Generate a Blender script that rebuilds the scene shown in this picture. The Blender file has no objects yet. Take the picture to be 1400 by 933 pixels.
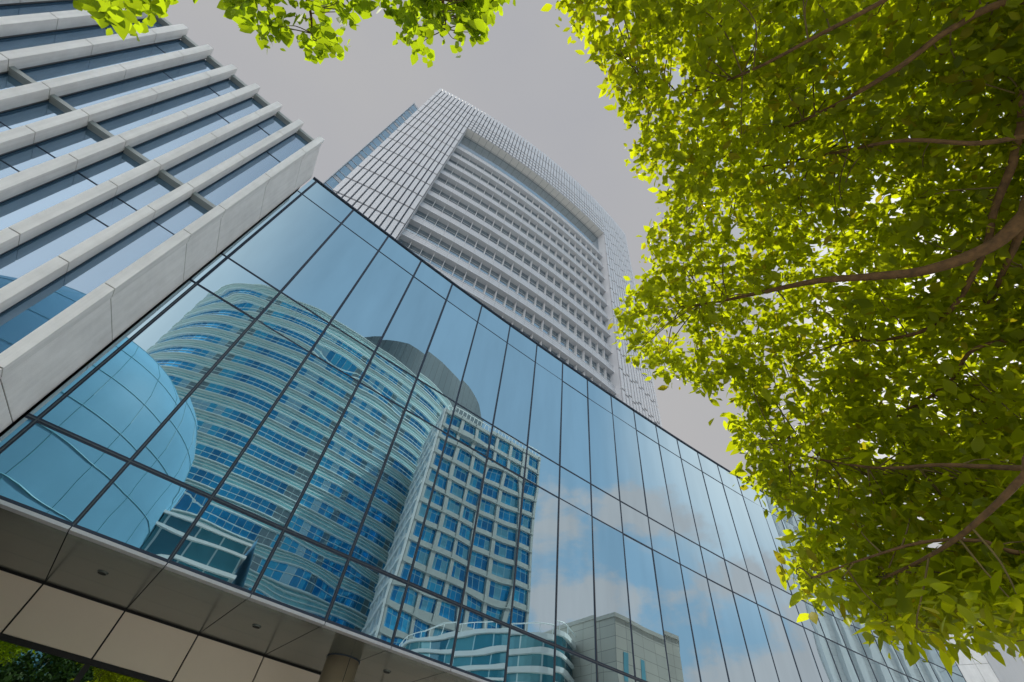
import bpy, math, random
import numpy as np
from mathutils import Matrix, Vector

# ------------------------------------------------------------------ camera, sky, sun
EYE = 1.6
F = 628.77; PITCH = .875933; ROLL = .161129
cp, sp = math.cos(PITCH), math.sin(PITCH)
FWD = np.array([0, cp, sp]); R0 = np.array([1., 0, 0]); U0 = np.cross(R0, FWD)
RIGHT = math.cos(ROLL)*R0 + math.sin(ROLL)*U0
UP = -math.sin(ROLL)*R0 + math.cos(ROLL)*U0
scene = bpy.context.scene
C = scene.collection
cam_d = bpy.data.cameras.new('camera'); cam = bpy.data.objects.new('camera', cam_d); C.objects.link(cam)
cam_d.sensor_width = 36; cam_d.lens = F/1400*36; cam_d.clip_end = 4000; cam_d.clip_start = .05
m3 = Matrix((RIGHT, UP, -FWD)).transposed()
cam.matrix_world = Matrix.Translation((0, 0, EYE)) @ m3.to_4x4()
scene.camera = cam
scene.view_settings.view_transform = 'Standard'; scene.view_settings.look = 'None'
scene.view_settings.exposure = 0; scene.view_settings.gamma = 1; scene.view_settings.use_curve_mapping = False
scene.cycles.max_bounces = 10; scene.cycles.glossy_bounces = 5; scene.cycles.transmission_bounces = 6
scene.cycles.caustics_reflective = True; scene.cycles.sample_clamp_indirect = 3.0; scene.cycles.blur_glossy = .5; scene.cycles.caustics_refractive = False

SUN_AZ, SUN_EL = 31.0, 57.0            # clockwise from +Y
sd = Vector((math.sin(math.radians(SUN_AZ))*math.cos(math.radians(SUN_EL)),
             math.cos(math.radians(SUN_AZ))*math.cos(math.radians(SUN_EL)), math.sin(math.radians(SUN_EL))))
sun_d = bpy.data.lights.new('sun', 'SUN'); sun = bpy.data.objects.new('sun', sun_d); C.objects.link(sun)
sun_d.energy = 5.0; sun_d.angle = math.radians(1.5); sun_d.color = (1, .95, .86)
sun.rotation_euler = sd.to_track_quat('Z', 'Y').to_euler(); sun.location = sd*300

def azel(az, el):
    a, e = math.radians(az), math.radians(el)
    return (math.sin(a)*math.cos(e), math.cos(a)*math.cos(e), math.sin(e))

world = bpy.data.worlds.new('World'); scene.world = world; world.use_nodes = True
wt = world.node_tree; wt.nodes.clear()
def wn(t): return wt.nodes.new(t)
wl = wt.links.new
w_out = wn('ShaderNodeOutputWorld')
w_sky = wn('ShaderNodeTexSky'); w_sky.sky_type = 'NISHITA'; w_sky.sun_disc = False
w_sky.sun_elevation = math.radians(SUN_EL); w_sky.sun_rotation = math.radians(SUN_AZ)
w_sky.air_density = 1.2; w_sky.dust_density = 1.0; w_sky.ozone_density = 1.0
bg_sky = wn('ShaderNodeBackground'); bg_sky.inputs[1].default_value = .15; wl(w_sky.outputs[0], bg_sky.inputs[0])
w_tc = wn('ShaderNodeTexCoord')
def wmath(op, a, b=None, clamp=False):
    n = wn('ShaderNodeMath'); n.operation = op; n.use_clamp = clamp
    for i, v in enumerate((a, b)):
        if v is None: continue
        if isinstance(v, (int, float)): n.inputs[i].default_value = v
        else: wl(v, n.inputs[i])
    return n.outputs[0]
def wdot(v):
    n = wn('ShaderNodeVectorMath'); n.operation = 'DOT_PRODUCT'; wl(w_tc.outputs['Generated'], n.inputs[0]); n.inputs[1].default_value = v
    return n.outputs['Value']
def wsmooth(val, lo, hi):
    n = wn('ShaderNodeMapRange'); n.interpolation_type = 'SMOOTHSTEP'; wl(val, n.inputs['Value'])
    n.inputs['From Min'].default_value = lo; n.inputs['From Max'].default_value = hi
    return n.outputs['Result']
w_noise = wn('ShaderNodeTexNoise'); w_noise.inputs['Scale'].default_value = 5.5; w_noise.inputs['Detail'].default_value = 9; w_noise.inputs['Roughness'].default_value = .56
w_map = wn('ShaderNodeMapping'); w_map.inputs['Location'].default_value = (3.1, 1.7, .4); w_map.inputs['Scale'].default_value = (1, 1, 1.7)
wl(w_tc.outputs['Generated'], w_map.inputs[0]); wl(w_map.outputs[0], w_noise.inputs[0])
nz = w_noise.outputs['Fac']
# a hazy white veil everywhere except a clear blue part of the sky to the south-east
clear = wsmooth(wdot(azel(112, 40)), .66, .93)
veil = wmath('SUBTRACT', 1.0, wmath('MULTIPLY', clear, .95))
bg_veil = wn('ShaderNodeBackground')
w_n2 = wn('ShaderNodeTexNoise'); w_n2.inputs['Scale'].default_value = 1.6; w_n2.inputs['Detail'].default_value = 5; wl(w_tc.outputs['Generated'], w_n2.inputs[0])
w_r2 = wn('ShaderNodeValToRGB'); w_r2.color_ramp.elements[0].position = .3; w_r2.color_ramp.elements[1].position = .72
w_r2.color_ramp.elements[0].color = (.425, .430, .458, 1); w_r2.color_ramp.elements[1].color = (.490, .482, .478, 1)
wl(w_n2.outputs['Fac'], w_r2.inputs[0]); wl(w_r2.outputs[0], bg_veil.inputs[0])
bg_blue = wn('ShaderNodeBackground'); bg_blue.inputs[0].default_value = (.42, .62, .77, 1)
mix0 = wn('ShaderNodeMixShader'); mix0.inputs[0].default_value = .78; wl(bg_sky.outputs[0], mix0.inputs[1]); wl(bg_blue.outputs[0], mix0.inputs[2])
mix1 = wn('ShaderNodeMixShader'); wl(veil, mix1.inputs[0]); wl(mix0.outputs[0], mix1.inputs[1]); wl(bg_veil.outputs[0], mix1.inputs[2])
# thin overcast behind the camera to the south-west, brightened to light the shaded fronts
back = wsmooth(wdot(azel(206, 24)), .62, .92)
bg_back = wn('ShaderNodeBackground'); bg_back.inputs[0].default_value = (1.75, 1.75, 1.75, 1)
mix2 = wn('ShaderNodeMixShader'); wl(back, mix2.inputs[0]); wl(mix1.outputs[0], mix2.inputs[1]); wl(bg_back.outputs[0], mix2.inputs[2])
# bright sky patch added behind the tree to light the stone side faces
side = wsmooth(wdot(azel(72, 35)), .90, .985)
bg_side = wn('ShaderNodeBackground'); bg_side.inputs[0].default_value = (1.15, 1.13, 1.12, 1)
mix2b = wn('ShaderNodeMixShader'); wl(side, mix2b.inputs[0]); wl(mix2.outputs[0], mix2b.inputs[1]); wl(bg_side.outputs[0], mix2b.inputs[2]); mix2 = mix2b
# cumulus
b1 = wsmooth(wdot(azel(100.5, 24)), .970, .998)
b2 = wsmooth(wdot(azel(90, 14)), .970, .998)
b3 = wsmooth(wdot(azel(112, 35)), .990, .9995)
blob = wmath('MAXIMUM', wmath('MAXIMUM', b1, b2), wmath('MULTIPLY', b3, .6))
cl = wmath('ADD', nz, wmath('MULTIPLY', blob, .30))
cloud = wmath('MULTIPLY', wsmooth(cl, .70, .86), wsmooth(wdot(azel(110, 20)), .80, .93))
bg_cloud = wn('ShaderNodeBackground'); bg_cloud.inputs[0].default_value = (.74, .675, .675, 1)
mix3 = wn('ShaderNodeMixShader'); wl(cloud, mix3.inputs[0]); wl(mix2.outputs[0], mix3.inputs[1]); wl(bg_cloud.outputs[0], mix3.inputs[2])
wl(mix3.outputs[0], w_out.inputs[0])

# ------------------------------------------------------------------ helpers
rng = np.random.default_rng(7); random.seed(7)
def ray(x, y):
    d = (x-700)/F*RIGHT - (y-466.5)/F*UP + FWD
    return d/np.linalg.norm(d)
class MB:
    def __init__(s): s.v = []; s.f = []; s.uv = None
    def quad(s, a, b, c, d):
        n = len(s.v); s.v += [tuple(a), tuple(b), tuple(c), tuple(d)]; s.f.append((n, n+1, n+2, n+3))
    def prism(s, poly, z0, z1):
        """plan polygon (x, y) counter-clockwise, extruded from z0 to z1"""
        n = len(s.v); k = len(poly)
        s.v += [(p[0], p[1], z0) for p in poly] + [(p[0], p[1], z1) for p in poly]
        for i in range(k):
            j = (i+1) % k; s.f.append((n+i, n+j, n+k+j, n+k+i))
        s.f.append(tuple(n+i for i in reversed(range(k)))); s.f.append(tuple(n+k+i for i in range(k)))
    def box(s, fr, s0, s1, o0, o1, z0, z1):
        """box in a frame fr(s, o) -> plan point; z relative to the ground"""
        s.prism([fr(s0, o0), fr(s0, o1), fr(s1, o1), fr(s1, o0)][::-1], z0, z1)
    def tube(s, pts, rad, n=8, cap=True):
        pts = [np.array(p, float) for p in pts]; base = len(s.v); k = len(pts)
        up = np.array([0.31, .17, .93])
        for i, p in enumerate(pts):
            t = pts[min(i+1, k-1)] - pts[max(i-1, 0)]; t = t/(np.linalg.norm(t)+1e-9)
            a = np.cross(t, up); a = a/(np.linalg.norm(a)+1e-9); b = np.cross(t, a)
            r = rad[i] if hasattr(rad, '__len__') else rad
            for q in range(n):
                th = 2*math.pi*q/n; s.v.append(tuple(p + r*(math.cos(th)*a + math.sin(th)*b)))
        for i in range(k-1):
            for q in range(n):
                q2 = (q+1) % n
                s.f.append((base+i*n+q, base+i*n+q2, base+(i+1)*n+q2, base+(i+1)*n+q))
        if cap:
            s.f.append(tuple(base+q for q in reversed(range(n)))); s.f.append(tuple(base+(k-1)*n+q for q in range(n)))
    def build(s, name, mat, parent=None, smooth=False):
        me = bpy.data.meshes.new(name); me.from_pydata(s.v, [], s.f); me.update()
        o = bpy.data.objects.new(name, me); C.objects.link(o)
        for m in (mat if isinstance(mat, (list, tuple)) else [mat]): me.materials.append(m)
        if smooth: me.polygons.foreach_set('use_smooth', [True]*len(me.polygons))
        if parent is not None: attach(o, parent)
        return o
def attach(o, parent):
    o.parent = parent; o.matrix_parent_inverse = Matrix.Translation(-parent_world(parent))
def parent_world(p):
    v = Vector((0, 0, 0)); 
    while p is not None:
        v += p.location; p = p.parent
        break
    return v
def thing(name, loc, label, cat, group=None):
    o = bpy.data.objects.new(name, None); C.objects.link(o); o.location = loc
    o.empty_display_size = .5; tag(o, label, cat, group); return o
def tag(o, label=None, cat=None, group=None, kind=None):
    if label: o['label'] = label
    if cat: o['category'] = cat
    if group: o['group'] = group
    if kind: o['kind'] = kind
    return o
def Z(h): return h + EYE
def frame(org, th):
    t = np.array([math.cos(th), math.sin(th)]); n = np.array([math.sin(th), -math.cos(th)]); org = np.array(org, float)
    return lambda s, o: tuple(org + s*t + o*n)

# ------------------------------------------------------------------ materials
def mat(name):
    m = bpy.data.materials.new(name); m.use_nodes = True
    nt = m.node_tree; b = nt.nodes['Principled BSDF']
    return m, nt, b, (lambda t: nt.nodes.new(t)), nt.links.new
def simple(name, col, rough=.5, metal=0., spec=.5, var=.0, vscale=3., bump=0., bscale=60., streak=0.):
    m, nt, b, N, L = mat(name)
    b.inputs['Roughness'].default_value = rough; b.inputs['Metallic'].default_value = metal
    b.inputs['Specular IOR Level'].default_value = spec
    b.inputs['Base Color'].default_value = (*col, 1)
    tc = N('ShaderNodeTexCoord')
    if var:
        nz = N('ShaderNodeTexNoise'); nz.inputs['Scale'].default_value = vscale; nz.inputs['Detail'].default_value = 8; nz.inputs['Roughness'].default_value = .65
        L(tc.outputs['Object'], nz.inputs[0])
        fac = nz.outputs['Fac']
        if streak:
            mp = N('ShaderNodeMapping'); mp.inputs['Scale'].default_value = (9, 9, .35); L(tc.outputs['Object'], mp.inputs[0])
            n2 = N('ShaderNodeTexNoise'); n2.inputs['Scale'].default_value = 1.; n2.inputs['Detail'].default_value = 5; L(mp.outputs[0], n2.inputs[0])
            mx = N('ShaderNodeMix'); mx.inputs[0].default_value = streak; L(fac, mx.inputs[2]); L(n2.outputs['Fac'], mx.inputs[3]); fac = mx.outputs[0]
        rp = N('ShaderNodeValToRGB'); rp.color_ramp.elements[0].position = .3; rp.color_ramp.elements[1].position = .7
        rp.color_ramp.elements[0].color = (*[c*(1-var) for c in col], 1); rp.color_ramp.elements[1].color = (*[min(1, c*(1+var)) for c in col], 1)
        L(fac, rp.inputs[0]); L(rp.outputs[0], b.inputs['Base Color'])
    if bump:
        n3 = N('ShaderNodeTexNoise'); n3.inputs['Scale'].default_value = bscale; n3.inputs['Detail'].default_value = 6
        L(tc.outputs['Object'], n3.inputs[0]); bp = N('ShaderNodeBump'); bp.inputs['Strength'].default_value = bump; bp.inputs['Distance'].default_value = .01
        L(n3.outputs['Fac'], bp.inputs['Height']); L(bp.outputs[0], b.inputs['Normal'])
    return m
def mirror_glass(name, col, rough=.0, dirt=.06, body=None, bf=.2):
    m, nt, b, N, L = mat(name)
    b.inputs['Metallic'].default_value = 1; b.inputs['Roughness'].default_value = rough
    tc = N('ShaderNodeTexCoord'); oi = N('ShaderNodeObjectInfo')
    mp = N('ShaderNodeMapping'); mp.inputs['Scale'].default_value = (1.2, 1.2, .25); L(tc.outputs['Object'], mp.inputs[0])
    nz = N('ShaderNodeTexNoise'); nz.inputs['Scale'].default_value = 1.5; nz.inputs['Detail'].default_value = 6; L(mp.outputs[0], nz.inputs[0])
    ad = N('ShaderNodeMath'); ad.operation = 'MULTIPLY_ADD'; L(oi.outputs['Random'], ad.inputs[0]); ad.inputs[1].default_value = .5; L(nz.outputs['Fac'], ad.inputs[2])
    rp = N('ShaderNodeValToRGB'); rp.color_ramp.elements[0].position = .35; rp.color_ramp.elements[1].position = 1.1
    rp.color_ramp.elements[0].color = (*[c*(1-dirt) for c in col], 1); rp.color_ramp.elements[1].color = (*[min(1, c*(1+dirt)) for c in col], 1)
    L(ad.outputs[0], rp.inputs[0]); L(rp.outputs[0], b.inputs['Base Color'])
    if body:
        df = N('ShaderNodeBsdfDiffuse'); df.inputs[0].default_value = (*body, 1); ms = N('ShaderNodeMixShader'); ms.inputs[0].default_value = bf
        L(b.outputs[0], ms.inputs[1]); L(df.outputs[0], ms.inputs[2]); L(ms.outputs[0], nt.nodes['Material Output'].inputs[0])
    return m
def pane_mat(name, cols, pw, ph, line=(.5, .55, .55), lw=.06, metal=.0, rough=.08, spec=.8, voff=0., lh=None):
    """uv in metres; every cell of pw x ph gets its own tone from cols, thin lines between cells"""
    m, nt, b, N, L = mat(name)
    uv = N('ShaderNodeUVMap'); sep = N('ShaderNodeSeparateXYZ'); L(uv.outputs[0], sep.inputs[0])
    def M(op, a, c=None):
        n = N('ShaderNodeMath'); n.operation = op
        for i, v in enumerate((a, c)):
            if v is None: continue
            if isinstance(v, (int, float)): n.inputs[i].default_value = v
            else: L(v, n.inputs[i])
        return n.outputs[0]
    u = M('DIVIDE', sep.outputs[0], pw); v = M('DIVIDE', M('ADD', sep.outputs[1], voff), ph)
    cb = N('ShaderNodeCombineXYZ'); L(M('FLOOR', u), cb.inputs[0]); L(M('FLOOR', v), cb.inputs[1])
    wnz = N('ShaderNodeTexWhiteNoise'); wnz.noise_dimensions = '3D'; L(cb.outputs[0], wnz.inputs[0])
    rp = N('ShaderNodeValToRGB'); rp.color_ramp.interpolation = 'CONSTANT'
    els = rp.color_ramp.elements
    while len(els) < len(cols): els.new(.5)
    for i, c in enumerate(cols): els[i].position = i/len(cols); els[i].color = (*c, 1)
    L(wnz.outputs['Value'], rp.inputs[0])
    lu = M('LESS_THAN', M('FRACT', u), lw/pw); lv = M('LESS_THAN', M('FRACT', v), (lh or lw)/ph)
    mx = N('ShaderNodeMix'); mx.data_type = 'RGBA'; L(M('MAXIMUM', lu, lv), mx.inputs[0]); L(rp.outputs[0], mx.inputs[6]); mx.inputs[7].default_value = (*line, 1)
    L(mx.outputs[2], b.inputs['Base Color'])
    b.inputs['Metallic'].default_value = metal; b.inputs['Roughness'].default_value = rough; b.inputs['Specular IOR Level'].default_value = spec
    return m
def leaf_mat(name, dark, light, trans, yellow=None, tfac=.5):
    m, nt, b, N, L = mat(name)
    geo = N('ShaderNodeNewGeometry')
    rp = N('ShaderNodeValToRGB'); e = rp.color_ramp.elements
    e[0].position = 0; e[0].color = (*dark, 1); e[1].position = .9; e[1].color = (*light, 1)
    if yellow: k = e.new(.97); k.color = (*yellow, 1)
    L(geo.outputs['Random Per Island'], rp.inputs[0])
    b.inputs['Roughness'].default_value = .5; b.inputs['Specular IOR Level'].default_value = .28
    L(rp.outputs[0], b.inputs['Base Color'])
    r2 = N('ShaderNodeValToRGB'); e = r2.color_ramp.elements
    e[0].position = 0; e[0].color = (*[c*.55 for c in trans], 1); e[1].position = .9; e[1].color = (*trans, 1)
    if yellow: k = e.new(.97); k.color = (yellow[0]*1.9, yellow[1]*1.7, yellow[2], 1)
    L(geo.outputs['Random Per Island'], r2.inputs[0])
    tr = N('ShaderNodeBsdfTranslucent'); L(r2.outputs[0], tr.inputs[0])
    ms = N('ShaderNodeMixShader'); ms.inputs[0].default_value = tfac
    L(b.outputs[0], ms.inputs[1]); L(tr.outputs[0], ms.inputs[2])
    out = nt.nodes['Material Output']; L(ms.outputs[0], out.inputs[0])
    return m

M_facade = mirror_glass('blue_mirror_glass', (.42, .555, .62), 0.0, .075)
M_mullion = simple('dark_anodised_frame', (.022, .034, .06), .5, .2)
M_cap = simple('grey_metal_cap', (.13, .13, .135), .35, .8)
M_trim = simple('pale_aluminium_trim', (.55, .54, .56), .38, .4, var=.06)
M_soffit = simple('dark_grey_metal_panel', (.185, .21, .195), .2, .6, var=.08, vscale=1.3)
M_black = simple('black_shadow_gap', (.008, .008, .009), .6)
M_beige = simple('beige_metal_panel', (.80, .69, .56), .36, .0, var=.03, vscale=.8)
M_column = simple('brushed_bronze_steel', (.74, .61, .42), .3, .6, var=.05)
M_dwin = mirror_glass('dark_window_glass', (.30, .36, .33), .0, .05)
M_stone = simple('pale_granite', (.77, .77, .77), .62, var=.17, vscale=2.6, bump=.25, bscale=90, streak=.55)
M_stone2 = simple('pale_granite_return', (.77, .77, .78), .62, var=.15, vscale=1.9, bump=.3, bscale=70, streak=.35)
M_joint = simple('stone_joint', (.13, .125, .125), .8)
M_lglass = mirror_glass('pale_mirror_glass', (.31, .40, .495), 0.0, .07, (.14, .33, .56), .27)
M_box = simple('grey_green_transom', (.33, .36, .355), .45, .3)
M_panel = simple('tower_white_panel', (.56, .575, .61), .45, .15, var=.05, vscale=.7, streak=.5)
M_slot = simple('tower_dark_slot', (.10, .13, .17), .5)
M_tsoff = simple('tower_grey_soffit', (.58, .58, .57), .5, var=.04)
M_tglass = mirror_glass('tower_glass', (.46, .54, .60), .03, .14, (.16, .21, .25), .25)
M_fin = simple('tower_white_fin', (.54, .55, .57), .45)
M_bark = simple('bark', (.115, .064, .024), .85, var=.5, vscale=22, bump=1., bscale=30)
M_twig = simple('twig_bark', (.13, .10, .03), .8, var=.3, vscale=20)
M_ground = simple('grey_paving', (.50, .48, .455), .7, var=.12, vscale=.6)
M_asph = simple('asphalt', (.05, .05, .052), .8, var=.2, vscale=4)
M_kerb = simple('kerb_stone', (.36, .355, .35), .7, var=.1)
M_paint = simple('road_paint', (.75, .75, .73), .6)
M_leaf = leaf_mat('leaf_sunlit', (.05, .085, .003), (.15, .17, .004), (.78, .87, .008), (.22, .21, .008), .62)
M_leaf3 = leaf_mat('leaf_overhead', (.045, .085, .004), (.12, .16, .006), (.56, .74, .012), None, .6)
M_leaf2 = leaf_mat('leaf_dark', (.018, .05, .012), (.05, .10, .024), (.07, .15, .02), None, .3)

# ------------------------------------------------------------------ ground
def sheet(name, x0, x1, y0, y1, z, m):
    b = MB(); b.quad((x0, y0, z), (x1, y0, z), (x1, y1, z), (x0, y1, z)); return tag(b.build(name, m), kind='structure')
sheet('ground', -1500, 1500, -1500, 1500, 0, M_ground)
sheet('road', -200, 200, -30, -22.5, .004, M_asph)
kb = MB()
kb.prism([(-200, -22.5), (200, -22.5), (200, -22.2), (-200, -22.2)], 0, .13)
kb.prism([(-200, -30.3), (200, -30.3), (200, -30), (-200, -30)], 0, .13)
tag(kb.build('kerb', M_kerb), kind='structure')
mk = MB()
for i in range(50): mk.quad((-198+8*i, -26.33, .008), (-195+8*i, -26.33, .008), (-195+8*i, -26.17, .008), (-198+8*i, -26.17, .008))
tag(mk.build('road_marking', M_paint), kind='structure')

# ------------------------------------------------------------------ curved glass building
W = 1.4; TH = .59908; KAP = -.00739323; PX, PY = -4.30085*W - 0, 5.20139*W
PX, PY = -6.02119662, 7.28194018
def fpos(m, off=0.):
    """point of the facade arc at mullion number m; off > 0 is towards the street"""
    t = m-1; th = TH+KAP*t
    x = PX + W*(math.sin(th)-math.sin(TH))/KAP; y = PY - W*(math.cos(th)-math.cos(TH))/KAP
    return (x+off*math.sin(th), y-off*math.cos(th))
ZR, ZA, ZB, ZC, ZD, ZE = [Z(h) for h in (14.3128, 13.1905, 9.1858, 7.9960, 4.0056, 2.7930)]
ZG = ZE+.06                                         # bottom of the glass, above the trim
M0, M1 = -.1, 26
gb = thing('glass_building', (0, 12, 0), 'curved blue mirror-glass building with dark mullions, between the two stone buildings', 'building')
rows = [(ZG, ZD), (ZD, ZC), (ZC, ZB), (ZB, ZA), (ZA, ZR)]
def pane_mesh(mb, m0, m1, z0, z1, amp):
    a = np.array(fpos(m0)); b = np.array(fpos(m1)); d = b-a; L = np.hypot(*d); n = np.array([d[1], -d[0]])/L
    h = z1-z0; nu = 9; nv = max(8, int(h/.22)); base = len(mb.v)
    tu, tv = rng.normal(0, .0022, 2)                # every pane sits a hair out of true
    c = rng.normal(0, 1, 6)
    for j in range(nv+1):
        v = j/nv
        for i in range(nu+1):
            u = i/nu
            pil = (1-abs(2*u-1)**3)*(1-abs(2*v-1)**6)
            w = amp*(c[0]*.9*pil + .5*c[1]*math.sin(math.pi*u)*math.sin(2*math.pi*v) + .35*c[2]*math.sin(2*math.pi*u)*math.sin(math.pi*v)
                     + .35*c[3]*math.sin(3*math.pi*v)*math.sin(math.pi*u) + .9*math.exp(-v*h/.28)*(1+.4*c[4]) + .8*math.exp(-(1-v)*h/.22)*(1+.4*c[5]))
            w += tu*(u-.5)*L + tv*(v-.5)*h
            p = a+d*u+n*w
            mb.v.append((p[0], p[1], z0+h*v))
    for j in range(nv):
        for i in range(nu):
            q = base+j*(nu+1)+i; mb.f.append((q, q+1, q+nu+2, q+nu+1))
far = MB()
for k in range(0, 26):
    for r, (z0, z1) in enumerate(rows):
        amp = (.0010, .0008, .0005, .0006, .0004)[r]
        mb = MB() if k < 20 else far
        pane_mesh(mb, M0 if k == 0 else k, k+1, z0, z1, amp)
        if k < 20: mb.build('glass_pane', M_facade, gb, True)
tag(far.build('glass_pane', M_facade, gb, True), kind='stuff')
def arcbar(mb, m0, m1, o0, o1, z0, z1, n=None):
    n = n or max(1, int(round((m1-m0))))
    for i in range(n):
        a = m0+(m1-m0)*i/n; b = m0+(m1-m0)*(i+1)/n
        mb.prism([fpos(a, o1), fpos(b, o1), fpos(b, o0), fpos(a, o0)], z0, z1)
for m in range(0, 27):
    mb = MB(); e = .024
    for z0, z1 in [(ZG, ZR-.03)]:
        hw = .023 if m < 5 else (.019 if m < 10 else .015)
        mb.prism([fpos(m-hw, .012), fpos(m+hw, .012), fpos(m+hw, -.1), fpos(m-hw, -.1)], z0, z1)
    o = mb.build('mullion', M_mullion, gb)
    cb_ = MB(); cb_.prism([fpos(m-.006, .02), fpos(m+.006, .02), fpos(m+.006, .0), fpos(m-.006, .0)], ZG, ZD if m > 9 else ZC)
    cb_.build('mullion_cap', M_cap, o)
for z, hh in ((ZD, .040), (ZC, .022), (ZB, .022), (ZA, .013)):
    mb = MB(); arcbar(mb, M0, M1, -.1, .010, z-hh, z+hh)
    o = mb.build('transom', M_mullion, gb)
    if z in (ZD,):
        c2 = MB(); arcbar(c2, M0, M1, 0, .017, z-.009, z+.009); c2.build('transom_cap', M_cap, o)
mb = MB(); arcbar(mb, M0, M1, -.35, .045, ZR-.03, ZR+.02); mb.build('coping', M_mullion, gb)
mb = MB()
for k in range(0, 26):
    arcbar(mb, max(M0, k+.006), k+.994, -.12, .03, ZE-.012, ZG-.022, 1)
mb.build('edge_trim', M_trim, gb)
mb = MB(); arcbar(mb, M0, M1, -.1, .012, ZG-.022, ZG+.03); mb.build('sill_frame', M_mullion, gb)
# soffit and the set-back ground storey
SB = 3.03
mb = MB()
for k in range(-1, 26):
    for o0, o1 in ((-1.02, -.125), (-2.0, -1.026), (-SB+.045, -2.006)):
        a = max(M0, k+.006); b = k+.994
        if b <= a: continue
        mb.prism([fpos(a, o1), fpos(b, o1), fpos(b, o0), fpos(a, o0)], ZE, ZE+.05)
mb.build('soffit', M_soffit, gb)
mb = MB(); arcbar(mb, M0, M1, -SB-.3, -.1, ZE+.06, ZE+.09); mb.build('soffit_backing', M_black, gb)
for m, off in ((1.5, -1.385), (3.44, -1.36), (5.5, -1.37), (7.5, -1.37), (9.5, -1.37), (11.5, -1.37)):
    p = fpos(m, off); mb = MB()
    mb.tube([(p[0], p[1], ZE-.014), (p[0], p[1], ZE+.012)], .085, 24); o = mb.build('downlight', M_soffit, gb)
    c2 = MB(); c2.tube([(p[0], p[1], ZE-.018), (p[0], p[1], ZE-.006)], .07, 24); c2.build('lamp_opening', M_black, o)
ZF = Z(1.965)
for k in range(-1, 26):
    a = max(M0, k+.011); b = k+.989
    if b <= a: continue
    mb = MB(); mb.prism([fpos(a, -SB), fpos(b, -SB), fpos(b, -SB-.06), fpos(a, -SB-.06)], ZF+.005, ZE-.035)
    mb.build('fascia_panel', M_beige, gb)
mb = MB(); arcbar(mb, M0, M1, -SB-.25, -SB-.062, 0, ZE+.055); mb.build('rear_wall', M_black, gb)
for k in range(0, 26, 2):
    mb = MB(); mb.prism([fpos(k+.03, -SB-.02), fpos(k+1.97, -SB-.02), fpos(k+1.97, -SB-.055), fpos(k+.03, -SB-.055)], .15, ZF-.09)
    mb.build('entrance_window', M_dwin, gb)
mb = MB(); arcbar(mb, M0, M1, -SB-.06, -SB+.01, ZF-.085, ZF-.002)
for k in range(0, 27, 2): mb.prism([fpos(k-.035, -SB+.012), fpos(k+.035, -SB+.012), fpos(k+.035, -SB-.06), fpos(k-.035, -SB-.06)], 0, ZF-.087)
mb.build('window_frame', M_black, gb)
p = fpos(4.83, -1.56); mb = MB()
mb.tube([(p[0], p[1], 0), (p[0], p[1], ZE-.006)], .335, 48); col = mb.build('column', M_column, gb, True)
mb = MB(); mb.tube([(p[0], p[1], ZE-.014), (p[0], p[1], ZE-.001)], .35, 48); mb.build('collar', M_mullion, col)
mb = MB(); q = fpos(4.83, -1.223); mb.tube([(q[0], q[1], .01), (q[0], q[1], ZE-.02)], .005, 6); mb.build('seam', M_black, col)
# roof and back of the block
mb = MB(); arcbar(mb, M0, M1, -8, -.12, ZE+.1, ZR-.06); mb.build('core', simple('dark_core', (.10, .10, .11), .7), gb)

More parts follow.
